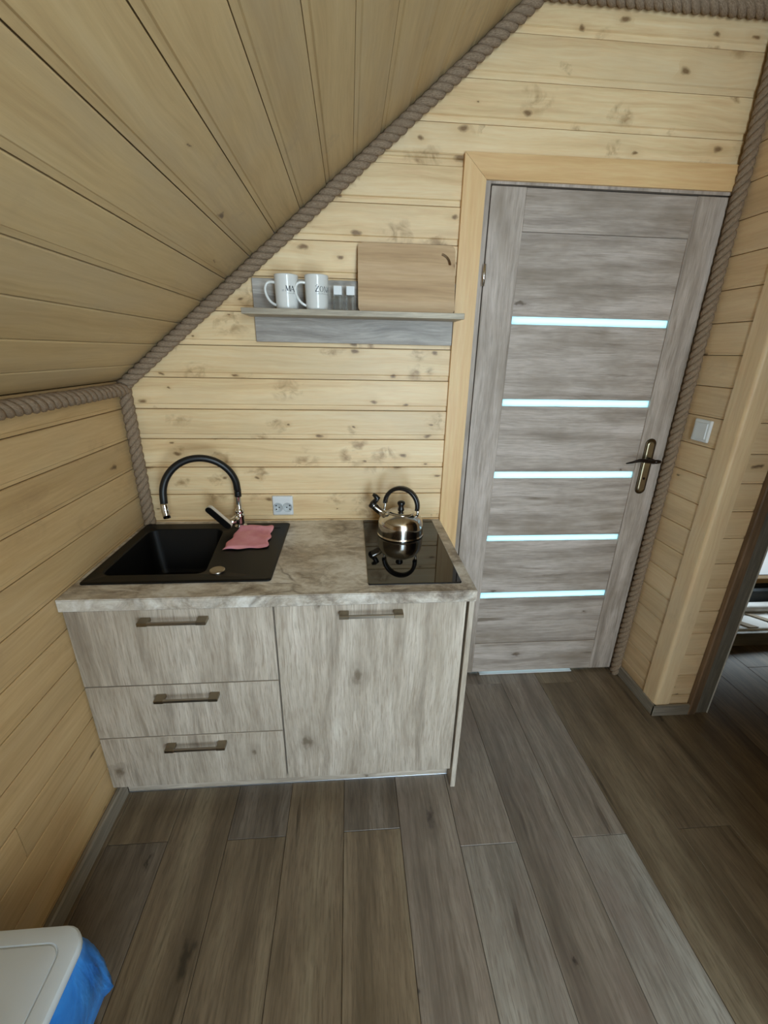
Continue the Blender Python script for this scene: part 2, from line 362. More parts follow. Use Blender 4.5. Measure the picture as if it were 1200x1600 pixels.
def tube_data(path, rads, seg=10, cap=True, up=None):
    vs, fs = [], []
    n = len(path); P = [Vector(p) for p in path]
    if isinstance(rads, (int, float)): rads = [rads] * n
    t0 = (P[1] - P[0]).normalized()
    a = Vector((0, 0, 1)) if abs(t0.z) < 0.9 else Vector((1, 0, 0))
    nrm = t0.cross(a).normalized()
    for i in range(n):
        t = (P[min(i + 1, n - 1)] - P[max(i - 1, 0)]).normalized()
        nrm = (nrm - t * nrm.dot(t)).normalized(); b = t.cross(nrm)
        for j in range(seg):
            w = 2 * math.pi * j / seg
            vs.append(P[i] + (nrm * math.cos(w) + b * math.sin(w)) * rads[i])
    for i in range(n - 1):
        for j in range(seg):
            k = (j + 1) % seg
            fs.append((i * seg + j, i * seg + k, (i + 1) * seg + k, (i + 1) * seg + j))
    if cap:
        fs.append(tuple(range(seg - 1, -1, -1))); fs.append(tuple((n - 1) * seg + j for j in range(seg)))
    return vs, fs
def tube(name, path, rads, mat, parent=None, seg=12, cap=True):
    vs, fs = tube_data(path, rads, seg, cap)
    return mesh(name, vs, fs, mat, parent, True)
def spline(pts, n=8):
    P = [Vector(p) for p in pts]; out = []
    for i in range(len(P) - 1):
        p0 = P[max(i - 1, 0)]; p1 = P[i]; p2 = P[i + 1]; p3 = P[min(i + 2, len(P) - 1)]
        for k in range(n):
            t = k / n
            out.append(0.5 * ((2 * p1) + (p2 - p0) * t + (2 * p0 - 5 * p1 + 4 * p2 - p3) * t * t + (3 * p1 - p0 - 3 * p2 + p3) * t ** 3))
    out.append(P[-1]); return out
def lathe(name, prof, loc, mat, parent=None, seg=32, axis=None, smooth=True):
    """prof: list of (radius, height); optional axis direction"""
    q = Vector((0, 0, 1)).rotation_difference(Vector(axis).normalized()) if axis else None
    vs, fs = [], []
    for r, z in prof:
        for j in range(seg):
            w = 2 * math.pi * j / seg; v = Vector((max(r, 1e-5) * math.cos(w), max(r, 1e-5) * math.sin(w), z))
            if q: v = q @ v
            vs.append(v + Vector(loc))
    for i in range(len(prof) - 1):
        for j in range(seg):
            k = (j + 1) % seg
            fs.append((i * seg + j, i * seg + k, (i + 1) * seg + k, (i + 1) * seg + j))
    return mesh(name, vs, fs, mat, parent, smooth)
def rrect(x0, x1, y0, y1, r, n=5):
    pts = []
    for cx, cy, a0 in ((x1 - r, y1 - r, 0), (x0 + r, y1 - r, 90), (x0 + r, y0 + r, 180), (x1 - r, y0 + r, 270)):
        for i in range(n + 1):
            a = math.radians(a0 + 90 * i / n); pts.append((cx + r * math.cos(a), cy + r * math.sin(a)))
    return pts
def loops(name, rings, mat, parent=None, cap0=True, cap1=True, smooth=True):
    n = len(rings[0]); vs = [v for r in rings for v in r]; fs = []
    for i in range(len(rings) - 1):
        for j in range(n):
            k = (j + 1) % n; fs.append((i * n + j, i * n + k, (i + 1) * n + k, (i + 1) * n + j))
    if cap0: fs.append(tuple(range(n - 1, -1, -1)))
    if cap1: fs.append(tuple((len(rings) - 1) * n + j for j in range(n)))
    return mesh(name, vs, fs, mat, parent, smooth)

# tongue-and-groove board: runs along u between u0(v) and u1(v), covers v0..v1, d points into the room
def board(name, place, u0, u1, v0, v1, mat, parent, rec=0.017, dep=0.005, thick=0.014, gap=0.0012):
    f0 = u0 if callable(u0) else (lambda v: u0); f1 = u1 if callable(u1) else (lambda v: u1)
    j = random.uniform(-0.0006, 0.0006)
    prof = [(v0 + gap, -thick), (v0 + gap, -dep), (v0 + rec, -dep), (v0 + rec + 0.003, j), (v1 - gap - 0.002, j), (v1 - gap, -0.002), (v1 - gap, -thick)]
    vs, uv = [], []
    ou, ov = random.uniform(0, 60), random.uniform(0, 60)
    for v, d in prof:
        for u in (f0(v), f1(v)):
            vs.append(place(u, v, d)); uv.append((u + ou, v + ov))
    fs = [(2 * i, 2 * i + 1, 2 * i + 3, 2 * i + 2) for i in range(len(prof) - 1)]
    n = len(prof)
    fs.append(tuple(2 * i for i in range(n))); fs.append(tuple(2 * i + 1 for i in range(n - 1, -1, -1)))
    return mesh(name, vs, fs, mat, parent, False, uv)

# ------------------------------------------------------------------ room dimensions (metres)
HK, SL, HC, XR = 1.385, 0.8079, 2.51, 2.165      # knee wall height, slope, ceiling, right wall
LX, LZ = 1 / math.hypot(1, SL), SL / math.hypot(1, SL)
SEND = (HC - HK) / LZ
YR = -0.288                                      # face of the wall beside the second doorway
XE = 3.7
P = 0.1115

# ---- floor
fl = struct(box('floor', (-0.1, YB - 0.1, -0.06), (XE + 0.1, 2.2, -0.009), 'groove', None))
PW = 0.1895
row = 0
x = 0.409 - 3 * PW
joints = {0: -.70, 1: -1.40, 2: -.708, 3: -1.42, 4: -.707, 5: -1.39, 6: -.776, 7: -1.45, 8: -.773, 9: -1.46, 10: -.77}
k = 0
x0 = 0.409 - 2 * PW
for k in range(-1, 19):
    xa, xb = x0 + k * PW, x0 + (k + 1) * PW
    if xb < 0 or xa > XE: continue
    yj = joints.get(k, -0.72 if k % 2 == 0 else -1.41)
    ys = [yj]
    while ys[-1] > YB: ys.append(ys[-1] - 1.38)
    ys = ys[::-1]
    while ys[-1] < 0.0 + (2.0 if xb > XR else 0.05): ys.append(ys[-1] + 1.38)
    for a, b in zip(ys[:-1], ys[1:]):
        a2, b2 = max(a, YB), min(b, 2.0)
        xa2, xb2 = max(xa, 0.0), min(xb, XE)
        if b2 - a2 < 0.01: continue
        bm = bmesh.new(); g = 0.0006
        add_box(bm, (xa2 + g, a2 + g, -0.008), (xb2 - g, b2 - g, 0.0), 0.0011)
        tone = {(0, 0): 'floor_dark', (2, 1): 'floor_dark', (4, 1): 'floor_dark', (6, 0): 'floor_daylit', (8, 0): 'floor_daylit'}.get((k, 0 if b < -0.3 else 1)) or ('floor_part_daylit' if 5 <= k <= 8 else 'floor')  # right-hand planks paler: the daylight patch is put into their tones
        bm_obj('plank', bm, tone, fl, False, 1)

# ---- back wall
SLZ = lambda xx: HK + SL * xx
SLX = lambda z: max(0.0, (z - HK) / SL)
bw = struct(mesh('wall_back', [(0, 0.012, 0), (1.27, 0.012, 0), (1.27, 0.012, 2.045), (2.165, 0.012, 2.045), (2.165, 0.012, HC), (1.3925, 0.012, HC), (0, 0.012, HK),
                               (0, 0.10, 0), (1.27, 0.10, 0), (1.27, 0.10, 2.045), (2.165, 0.10, 2.045), (2.165, 0.10, HC), (1.3925, 0.10, HC), (0, 0.10, HK)],
                 [(0, 1, 2, 6), (2, 3, 4, 5), (6, 2, 5), (7, 13, 9, 8), (9, 12, 11, 10), (13, 12, 9), (0, 7, 8, 1), (1, 8, 9, 2), (2, 9, 10, 3), (3, 10, 11, 4), (4, 11, 12, 5), (5, 12, 13, 6), (6, 13, 7, 0)], 'groove'))
pb = lambda u, v, d: (u, -d, v)
zl = [0.954 + P * i for i in range(-3, 15)]
for a, b in zip(zl[:-1], zl[1:]):
    b = min(b, HC)
    if a >= HC: break
    top = 2.098
    if b <= top + 0.02:
        board('board', pb, lambda v: SLX(v), 1.196, a, min(b, HC), 'pine', bw)
    elif a >= top - 0.02:
        board('board', pb, lambda v: SLX(v), XR, a, b, 'pine', bw)
    else:
        board('board', pb, lambda v: SLX(v), 1.196, a, top, 'pine', bw, gap=0.0002)
        board('board', pb, lambda v: SLX(v), XR, top, b, 'pine', bw, rec=0.001)

# ---- left knee wall
lw = struct(box('wall_left', (-0.1, YB, 0), (-0.014, 0.1, HK), 'groove'))
pl = lambda u, v, d: (d, u, v)
zl2 = [0.954 + P * i + 0.001 for i in range(-9, 4)]
zl2 = [0.0] + [z for z in zl2 if z > 0.02] + [HK + 0.001]
for i, (a, b) in enumerate(zip(zl2[:-1], zl2[1:])):
    cut = -0.9 - (i % 3) * 0.9 if i % 2 else -2.6
    if i in (4,): cut = -0.30 - 2.2
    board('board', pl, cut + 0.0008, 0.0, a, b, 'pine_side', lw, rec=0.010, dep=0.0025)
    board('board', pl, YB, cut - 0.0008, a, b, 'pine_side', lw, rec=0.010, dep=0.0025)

# ---- sloped ceiling, flat ceiling
nx, nz = LZ, -LX
ps = lambda u, v, d: (v * LX + d * nx, u, HK + v * LZ + d * nz)
cs = struct(mesh('ceiling', [ps(u, v, d) for d in (-0.014, -0.1) for u, v in ((YB, -0.02), (0.05, -0.02), (0.05, SEND + 0.02), (YB, SEND + 0.02))],
                 [(0, 1, 2, 3), (7, 6, 5, 4), (0, 4, 5, 1), (1, 5, 6, 2), (2, 6, 7, 3), (3, 7, 4, 0)], 'groove'))
sl = [0.0] + [0.086 + 0.1105 * i for i in range(0, 20)]
sl = [s for s in sl if s < SEND - 0.02] + [SEND]
for i, (a, b) in enumerate(zip(sl[:-1], sl[1:])):
    cut = -2.0 - (i * 0.7) % 2.0
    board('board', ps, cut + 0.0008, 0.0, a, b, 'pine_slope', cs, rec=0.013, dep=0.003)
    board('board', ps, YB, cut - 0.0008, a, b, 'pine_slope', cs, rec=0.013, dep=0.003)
cf = struct(box('ceiling', (1.39, YB, HC + 0.014), (XE, 2.0, HC + 0.1), 'groove'))
pc = lambda u, v, d: (v, u, HC - d)
v = 1.3925
while v < XE - 0.01:
    board('board', pc, YB, 0.0 if v < XR else 2.0, v, min(v + 0.115, XE), 'pine_slope', cf)
    v += 0.115

# ---- right wall with the corner trim and the wall beside the doorway
rw = struct(box('wall_right', (XR + 0.014, YR + 0.014, 0), (2.41, 0.12, HC), 'groove'))
pr = lambda u, v, d: (XR - d, u, v)
zr = [z for z in [1.294 - 0.1087 * 11 + 0.1087 * i for i in range(0, 25)]]
zr = [0.0] + [z for z in zr if 0.03 < z < HC - 0.02] + [HC]
for a, b in zip(zr[:-1], zr[1:]):
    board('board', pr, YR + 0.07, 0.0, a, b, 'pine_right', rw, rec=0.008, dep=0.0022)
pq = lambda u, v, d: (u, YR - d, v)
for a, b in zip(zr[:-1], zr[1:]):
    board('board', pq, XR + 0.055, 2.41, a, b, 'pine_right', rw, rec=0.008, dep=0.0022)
# L-shaped corner trim with a rounded edge
prof = [(XR - 0.006, YR + 0.072)]
for i in range(6):
    a = math.radians(180 + 90 * i / 5); prof.append((XR + 0.006 + 0.012 * math.cos(a), YR + 0.006 + 0.012 * math.sin(a)))
prof += [(XR + 0.062, YR - 0.006), (XR + 0.062, YR + 0.004), (XR + 0.004, YR + 0.004), (XR + 0.004, YR + 0.072)]
n = len(prof)
vs = [(px, py, z) for z in (0, HC) for px, py in prof]
uvs = [(z + 3, px + py) for z in (0, HC) for px, py in prof]
t1 = struct(mesh('trim_1', vs, [(i, (i + 1) % n, (i + 1) % n + n, i + n) for i in range(n)] + [tuple(range(n)), tuple(range(2 * n - 1, n - 1, -1))], 'pine_right', None, False, uvs))

# ---- rest of the room, behind and beside the camera
WX0, WX1, WZ0, WZ1 = 1.02, 1.73, 0.12, 2.36
struct(boxes('wall_gable', [((-0.1, YB - 0.12, 0), (WX0, YB, HC + .1)), ((WX1, YB - 0.12, 0), (XE, YB, HC + .1)), ((WX0, YB - 0.12, WZ1), (WX1, YB, HC + .1)), ((WX0, YB - 0.12, 0), (WX1, YB, WZ0))], 'pine_slope'))
w1 = struct(empty('window_1', (1.37, YB, WZ0)))
for a, b in (((WX0, YB - 0.08, WZ0), (WX0 + .06, YB + .01, WZ1)), ((WX1 - .06, YB - 0.08, WZ0), (WX1, YB + .01, WZ1)), ((WX0 + .06, YB - 0.08, WZ1 - .06), (WX1 - .06, YB + .01, WZ1)), ((WX0 + .06, YB - 0.08, WZ0), (WX1 - .06, YB + .01, WZ0 + .06)), ((WX0 + .06, YB - 0.08, 1.36), (WX1 - .06, YB + .01, 1.42))):
    reparent(box('frame_bar', a, b, 'dark_wood', None, 0.004, 1, 2), w1)
struct(box('wall_partition', (1.74, YB, 0), (1.84, -1.72, HC), 'pine_side'))
struct(box('wall_light_block_left', (-0.1, YB, 0), (0.80, -2.1, HC), 'pine_side'))  # added out of view to keep window light off the left side
struct(box('wall_partition_end', (1.84, -1.82, 0), (XE, -1.72, HC), 'pine_side'))
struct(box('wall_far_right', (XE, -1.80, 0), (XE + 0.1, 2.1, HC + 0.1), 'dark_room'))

# ------------------------------------------------------------------ door_1 with its frame and pine casing
tr = struct(empty('trim_2', (1.234, -0.008, 0)))
def prism(name, pts2, y0, y1, mat, parent, grain):
    bm = bmesh.new()
    a = [bm.verts.new((px, y0, pz)) for px, pz in pts2]; b = [bm.verts.new((px, y1, pz)) for px, pz in pts2]
    bm.faces.new(a); bm.faces.new(b[::-1]); n = len(a)
    for i in range(n): bm.faces.new((a[i], b[i], b[(i + 1) % n], a[(i + 1) % n]))
    o = bm_obj(name, bm, mat, None, False, grain)
    return reparent(o, parent)
prism('side_casing', [(1.196, 0), (1.272, 0), (1.272, 2.032), (1.196, 2.102)], -0.016, 0.005, 'pine_casing', tr, 2)
prism('head_casing', [(1.1965, 2.1025), (1.2725, 2.0325), (2.150, 2.0345), (2.150, 2.1085)], -0.016, 0.005, 'pine_casing', tr, 0)

d1 = struct(empty('door_1', (1.295, 0.0, 0.0)))
def dpart(o): return reparent(o, d1)
FY = -0.004
dpart(boxes('frame', [((1.272, -0.006, 0), (1.291, 0.10, 2.045)), ((1.291, -0.006, 2.025), (2.165, 0.10, 2.045)), ((2.1365, 0.0, 0), (2.165, 0.10, 2.025)),
                      ((1.291, 0.04, 0), (1.306, 0.06, 2.025)), ((2.120, 0.04, 0), (2.1365, 0.06, 2.025)), ((1.306, 0.04, 2.006), (2.12, 0.06, 2.025))], 'door_oak', None, 0, 2))
BT = 0.36e-1
DB, DT = 0.014, 2.021
dpart(box('stile', (1.2955, FY, DB), (1.415, BT, DT), 'door_oak', None, 0.0025, 2, 2))
dpart(box('stile', (2.020, FY, DB), (2.1335, BT, DT), 'door_oak', None, 0.0025, 2, 2))
dpart(box('rail', (1.415, FY + .0015, 1.895), (2.020, BT - .002, DT - .001), 'door_oak', None, 0.0015, 1, 0))
dpart(box('rail', (1.415, FY + .0015, DB + .001), (2.020, BT - .002, 0.184), 'door_oak', None, 0.0015, 1, 0))
gz = [(1.605, 1.630), (1.311, 1.336), (1.017, 1.044), (0.729, 0.754), (0.437, 0.466)]
edges = [1.895] + [z for a, b in gz for z in (b, a)] + [0.184]
for i in range(0, len(edges), 2):
    dpart(box('panel', (1.413, FY + 0.006, edges[i + 1] + .0005), (2.022, BT - 0.008, edges[i] - .0005), 'door_oak', None, 0.0012, 1, 0))
for a, b in gz:
    dpart(box('glass_strip', (1.413, 0.006, a - 0.004), (2.022, 0.012, b + 0.004), 'frosted', None))
# handle
hx, hz0, hz1 = 2.063, 0.948, 1.186
hp = dpart(loops('handle_plate', [[(px, FY - d, pz) for px, pz in rrect(hx - w, hx + w, hz0 + e, hz1 - e, w - .0005, 6)] for w, d, e in
          ((0.0225, 0, 0), (0.0225, 0.003, 0), (0.0195, 0.005, 0.003), (0.0165, 0.0042, 0.006))], 'brass_dark'))
ipl = loops('inner_plate', [[(px, FY - d, pz) for px, pz in rrect(hx - w, hx + w, hz0 + e, hz1 - e, w - .0005, 6)] for w, d, e in
          ((0.0155, 0.0043, 0.010), (0.0145, 0.0068, 0.012), (0.0115, 0.0085, 0.016))], 'brass', None, True, True, False)
ipl.parent = hp; ipl['label'] = 'lighter worn brass face of the handle plate'
lv = tube('lever', spline([(hx + 0.002, -0.012, 1.100), (hx + 0.002, -0.036, 1.100), (hx - 0.002, -0.052, 1.099), (hx - 0.030, -0.055, 1.102), (hx - 0.062, -0.054, 1.106), (hx - 0.094, -0.050, 1.097), (hx - 0.118, -0.048, 1.092)], 5),
          [0.0085] * 10 + [0.0085, 0.0082, 0.008, 0.0078, 0.0076, 0.0078, 0.008, 0.008, 0.0078, 0.0074, 0.007, 0.0066, 0.006, 0.0055, 0.005, 0.0046, 0.0042, 0.0038, 0.0033, 0.0028, 0.002], 'bronze_black', None, 10)
lv.parent = hp
kn = tube('lever_boss', [(hx + 0.026, -0.0500, 1.099), (hx + 0.014, -0.052, 1.100), (hx - 0.004, -0.053, 1.100)], [0.0065, 0.0085, 0.0082], 'bronze_black', None, 10)
kn.parent = hp
kh = lathe('keyhole', [(0.0, 0.0), (0.0052, 0.0), (0.0052, 0.0018), (0.003, 0.0018), (0.003, 0.0005), (0, 0.0005)], (hx, FY - 0.0085, 1.018), 'bronze_black', None, 14, (0, -1, 0))
kh.parent = hp
for hz in (1.757, 0.28):
    h = dpart(tube('hinge', [(1.2925, -0.013, hz - 0.034), (1.2925, -0.013, hz + 0.034)], 0.0065, 'chrome', None, 12)); h['label'] = 'shiny chrome hinge barrel'
dpart(box('gap_reflector', (1.455, -0.006, 0.0), (1.93, 0.09, 0.003), 'plaster'))  # added white strip, brightens the line of hall light below the door
# the hall behind the door, which lets its daylight through the glass strips
struct(boxes('wall_hall', [((1.15, 0.101, 0), (1.2, 2.0, HC)), ((2.2, 0.121, 0), (2.25, 2.0, HC)), ((1.15, 2.0, 0), (2.25, 2.05, HC)), ((1.15, 0.101, HC - .05), (2.25, 2.0, HC - .01))], 'plaster'))
hb = struct(boxes('gap_light_blocker', [((1.292, 0.045, 0), (1.478, 0.06, 0.02)), ((1.93, 0.045, 0), (2.137, 0.06, 0.02))], 'dark_wood'))  # unseen blocks added to limit the light under the door to its middle

# ---- baseboards
def base_profile(o, length_pts): pass
struct(box('baseboard_left', (0.0, YB, 0), (0.020, -0.524, 0.066), 'baseboard', None, 0.005, 1, 1))
struct(box('baseboard_right', (XR - 0.013, YR - 0.018, 0), (XR, -0.006, 0.056), 'baseboard', None, 0.003, 1, 1))
struct(box('baseboard_doorway', (XR - 0.013, YR - 0.019, 0), (2.322, YR - 0.006, 0.056), 'baseboard', None, 0.003, 1, 0))

# ---- second doorway: dark frame and the dim room beyond it
d2 = struct(empty('door_2', (2.36, YR, 0)))
reparent(boxes('casing', [((2.318, YR - 0.022, 0), (2.356, YR + 0.002, 2.12))], 'casing_brown', None, 0.004, 2), d2)
reparent(boxes('jamb', [((2.357, YR - 0.012, 0), (2.418, YR + 0.13, 2.06))], 'dark_wood', None, 0.003, 2), d2)
reparent(boxes('edge_strip', [((2.4182, YR - 0.014, 0), (2.4206, YR + 0.04, 2.06))], 'plaster', None, 0.0004, 2), d2)['label'] = 'thin pale strip along the jamb edge'
reparent(boxes('head', [((2.318, YR - 0.022, 2.06), (3.22, YR + 0.13, 2.14)), ((3.16, YR - 0.02, 0), (3.22, YR + 0.13, 2.06))], 'dark_wood', None, 0.003, 0), d2)
struct(boxes('wall_doorway', [((2.42, YR, 2.12), (XE, YR + .12, HC)), ((3.2, YR, 0), (XE, YR + .12, 2.12))], 'pine_side'))
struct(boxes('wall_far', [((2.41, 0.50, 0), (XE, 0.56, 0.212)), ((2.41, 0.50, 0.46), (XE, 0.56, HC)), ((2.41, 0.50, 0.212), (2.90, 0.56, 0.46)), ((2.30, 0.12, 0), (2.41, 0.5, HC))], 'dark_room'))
w2 = struct(empty('window_2', (3.2, 0.5, 0.21)))
reparent(box('sill', (2.88, 0.475, 0.192), (XE, 0.52, 0.226), 'pine_casing', None, 0.003, 1, 0), w2)
reparent(box('pane', (2.92, 0.525, 0.226), (XE, 0.535, 0.45), 'daylit'), w2)
reparent(boxes('frame', [((2.90, 0.51, 0.226), (2.925, 0.55, 0.46)), ((2.925, 0.51, 0.435), (XE, 0.55, 0.46))], 'dark_wood', None, 0.002, 0), w2)
db = empty('daybed', (3.2, 0.3, 0)); tag(db, 'low wooden daybed with white mattress seen through the dark doorway at right', 'bed')
reparent(box('side_rail', (2.80, 0.135, 0), (3.66, 0.16, 0.082), 'dark_wood', None, 0.004, 1, 0), db)
reparent(box('mattress', (2.80, 0.162, 0.02), (3.66, 0.44, 0.092), 'sheet', None, 0.015, 3, 0, True), db)
reparent(box('bolster', (2.80, 0.31, 0.093), (3.66, 0.37, 0.135), 'sheet', None, 0.016, 3, 0, True), db)
reparent(box('backrest', (2.80, 0.40, 0.093), (3.66, 0.44, 0.185), 'grey_fabric', None, 0.01, 2, 0, True), db)
for sx in (2.93, 3.13):  # shade between the sun patches, shaped as thin dark strips
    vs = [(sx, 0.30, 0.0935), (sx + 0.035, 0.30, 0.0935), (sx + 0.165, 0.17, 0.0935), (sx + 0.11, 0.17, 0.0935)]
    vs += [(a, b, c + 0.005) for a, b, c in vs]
    reparent(mesh('shade_band', vs, [(3, 2, 1, 0), (4, 5, 6, 7), (0, 1, 5, 4), (1, 2, 6, 5), (2, 3, 7, 6), (3, 0, 4, 7)], 'shade_band'), db)

# ------------------------------------------------------------------ ropes along the joints
def rope(label, A, B, pitch=0.088, ro=0.0118, rs=0.0112):
    A, B = Vector(A), Vector(B)
    e = empty('rope', A); tag(e, label, 'rope', None)
    t = (B - A); L = t.length; t.normalize()
    a = Vector((0, 0, 1)) if abs(t.z) < 0.9 else Vector((1, 0, 0))
    n1 = t.cross(a).normalized(); n2 = t.cross(n1)
    steps = int(L / pitch * 14); seg = 9
    for k in range(3):
        path = []
        for i in range(steps + 1):
            s = L * i / steps; w = 2 * math.pi * (s / pitch + k / 3) 
            wob = 1 + 0.05 * math.sin(s * 31 + k)
            path.append(A + t * s + (n1 * math.cos(w) + n2 * math.sin(w)) * ro * wob)
        vs, fs = tube_data(path, rs, seg)
        uv = [(L * (i // seg) / steps * 10, (i % seg) / seg * 3 + k) for i in range(len(vs))]
        reparent(mesh('strand', vs, fs, 'rope', None, True, uv), e)
RO = 0.0215
rope('jute rope standing in the left corner behind the sink', (0.021, -0.0225, 0.84), (0.021, -0.0225, HK - 0.03))
o1 = Vector((0, -0.0225, HK)) + Vector((nx, 0, nz)) * 0.0225
rope('long jute rope along the sloping ceiling edge above the wall shelf', o1 + Vector((LX, 0, LZ)) * -0.005, o1 + Vector((LX, 0, LZ)) * (SEND - 0.005))
rope('jute rope along the top of the left knee wall under the slope', (0.022, -0.03, HK - 0.026), (0.022, -2.6, HK - 0.026))
rope('jute rope across the top of the back wall above the door', (1.40, -0.0225, HC - 0.023), (XR - 0.02, -0.0225, HC - 0.023))
rope('jute rope standing in the corner right of the wooden door', (2.146, -0.0275, 0.0), (2.146, -0.0275, HC - 0.05))

# ------------------------------------------------------------------ kitchen cabinets
FR, FB = -0.571, -0.553
def handle(xc, z, parent, root):
    h = box('handle', (xc - 0.095, FR - 0.030, z - 0.005), (xc + 0.095, FR - 0.022, z + 0.005), 'satin', None, 0.001, 1, 0)
    h.parent = parent
    for sx in (-1, 1):
        f = box('handle_foot', (min(xc + sx * 0.0955, xc + sx * 0.067), FR - 0.031, z - 0.0058), (max(xc + sx * 0.0955, xc + sx * 0.067), FR, z + 0.0058), 'satin_gold', None, 0.001, 1, 0)
        f.parent = parent; f['label'] = 'darker bronze square end of the handle'
c1 = empty('drawer_cabinet', (0.295, -0.28, 0)); tag(c1, 'washed oak base cabinet with three drawers under the black sink', 'cabinet')
reparent(boxes('body', [((0.004, FB, 0.09), (0.022, -0.004, 0.799)), ((0.572, FB, 0.09), (0.590, -0.004, 0.799)), ((0.022, FB, 0.09), (0.572, -0.004, 0.108)), ((0.022, -0.02, 0.108), (0.572, -0.006, 0.6))], 'cab_oak', None, 0, 2), c1)
for z0, z1, hz in ((0.5235, 0.7935, 0.763), (0.313, 0.5195, 0.481), (0.089, 0.309, 0.276)):
    d = reparent(box('drawer', (0.004, FR, z0), (0.5885, FB - 0.0005, z1), 'cab_oak', None, 0.0012, 1, 2), c1)
    handle(0.308, hz, d, c1)
c2 = empty('door_cabinet', (0.89, -0.28, 0)); tag(c2, 'washed oak base cabinet with one tall door under the hob', 'cabinet')
reparent(boxes('body', [((0.592, FB, 0.09), (0.610, -0.004, 0.799)), ((1.157, FB, 0.09), (1.1745, -0.004, 0.799)), ((0.610, FB, 0.09), (1.157, -0.004, 0.108)), ((0.610, -0.02, 0.108), (1.157, -0.006, 0.799))], 'cab_oak', None, 0, 2), c2)
d = reparent(box('door', (0.5935, FR, 0.089), (1.1715, FB - 0.0005, 0.7935), 'cab_oak', None, 0.0012, 1, 2), c2)
handle(0.880, 0.768, d, c2)
ep = box('end_panel', (1.1785, FR - 0.004, 0.0), (1.1955, -0.018, 0.799), 'cab_oak', None, 0.0012, 1, 2)
tag(ep, 'tall narrow washed oak panel closing the right end of the cabinets', 'panel')
pn = empty('plinth', (0.6, -0.5, 0)); tag(pn, 'washed oak plinth strip along the floor under the cabinets', 'plinth')
reparent(box('plinth_board', (0.018, -0.523, 0.006), (1.177, -0.507, 0.0895), 'cab_oak', None, 0.001, 1, 0), pn)
reparent(box('seal_strip', (0.018, -0.5245, 0.0), (1.177, -0.506, 0.0058), 'alu', None, 0.0005, 1, 0), pn)['label'] = 'pale metal sealing strip at the floor'

# worktop with the cut-out for the sink
HW = 0.838
xs = [0.001, 0.03, 0.565, 1.198]; ysq = [-0.583, -0.485, -0.055, -0.001]
bm = bmesh.new(); grid = {}
for zi, z in enumerate((HW - 0.038, HW)):
    for i, xx in enumerate(xs):
        for jj, yy in enumerate(ysq): grid[i, jj, zi] = bm.verts.new((xx, yy, z))
cells = [(i, jj) for i in range(3) for jj in range(3) if (i, jj) != (1, 1)]
for i, jj in cells:
    for zi in (0, 1): bm.faces.new([grid[a, b, zi] for a, b in ((i, jj), (i + 1, jj), (i + 1, jj + 1), (i, jj + 1))])
    for (a, b), (di, dj) in ((((i, jj), (i + 1, jj)), (0, -1)), (((i, jj + 1), (i + 1, jj + 1)), (0, 1)), (((i, jj), (i, jj + 1)), (-1, 0)), (((i + 1, jj), (i + 1, jj + 1)), (1, 0))):
        if (i + di, jj + dj) not in cells: bm.faces.new((grid[a + (0,)], grid[b + (0,)], grid[b + (1,)], grid[a + (1,)]))
bmesh.ops.recalc_face_normals(bm, faces=bm.faces)
es = [e for e in bm.edges if all(abs(v.co.y + 0.583) < 1e-4 for v in e.verts) or all(abs(v.co.x - 1.198) < 1e-4 for v in e.verts)]
es = [e for e in es if len(e.link_faces) == 2 and e.calc_face_angle() > 0.5]
bmesh.ops.bevel(bm, geom=es, offset=0.0025, segments=2, affect='EDGES')
wt = bm_obj('worktop', bm, 'stone', None, False, 0); tag(wt, 'grey brown stone patterned worktop resting on the washed oak cabinets', 'worktop')

# sink
sk = empty('sink', (0.30, -0.27, HW)); tag(sk, 'black composite inset sink with drainer let into the worktop', 'sink')
def ring(x0, x1, y0, y1, r, z, slant=0.0):
    out = []
    for px, py in rrect(x0, x1, y0, y1, r, 6):
        s = (px - x0) / (x1 - x0); ty = (y1 - py) / (y1 - y0)
        out.append((px + slant * s * (ty - 0.5), py, z))
    return out
T = HW + 0.0065
rs_ = [ring(0.036, 0.560, -0.480, -0.058, 0.02, HW - 0.02), ring(0.016, 0.576, -0.500, -0.036, 0.012, HW + 0.0002), ring(0.0165, 0.5755, -0.4995, -0.0365, 0.012, HW + 0.004), ring(0.020, 0.572, -0.496, -0.040, 0.012, T), ring(0.024, 0.568, -0.492, -0.044, 0.010, T),
       ring(0.050, 0.350, -0.455, -0.092, 0.030, T, 0.035), ring(0.054, 0.346, -0.451, -0.096, 0.030, T - 0.004, 0.035), ring(0.066, 0.334, -0.438, -0.110, 0.040, HW - 0.15, 0.03), ring(0.076, 0.324, -0.428, -0.120, 0.036, HW - 0.168, 0.03), ring(0.16, 0.24, -0.32, -0.24, 0.035, HW - 0.172)]
bs = reparent(loops('basin', rs_, 'sink', None, False, True, True), sk)
md = bs.modifiers.new('edges', 'EDGE_SPLIT'); md.split_angle = math.radians(40)
dn = reparent(lathe('drain', [(0, 0.004), (0.018, 0.004), (0.022, 0.002), (0.036, 0.003), (0.040, 0.0), (0.0, 0.0)], (0.20, -0.28, HW - 0.1718), 'satin', None, 24), sk)
reparent(lathe('overflow_knob', [(0.0235, 0.0), (0.0235, 0.003), (0.021, 0.005), (0.019, 0.0042), (0.0, 0.0042)], (0.400, -0.437, T), 'satin', None, 28), sk)
# low ridge round the drainer
for a, b in (((0.385, -0.095, T), (0.545, -0.085, T + 0.0015)),):
    reparent(box('drainer_ridge', a, b, 'sink', None, 0.0007), sk)

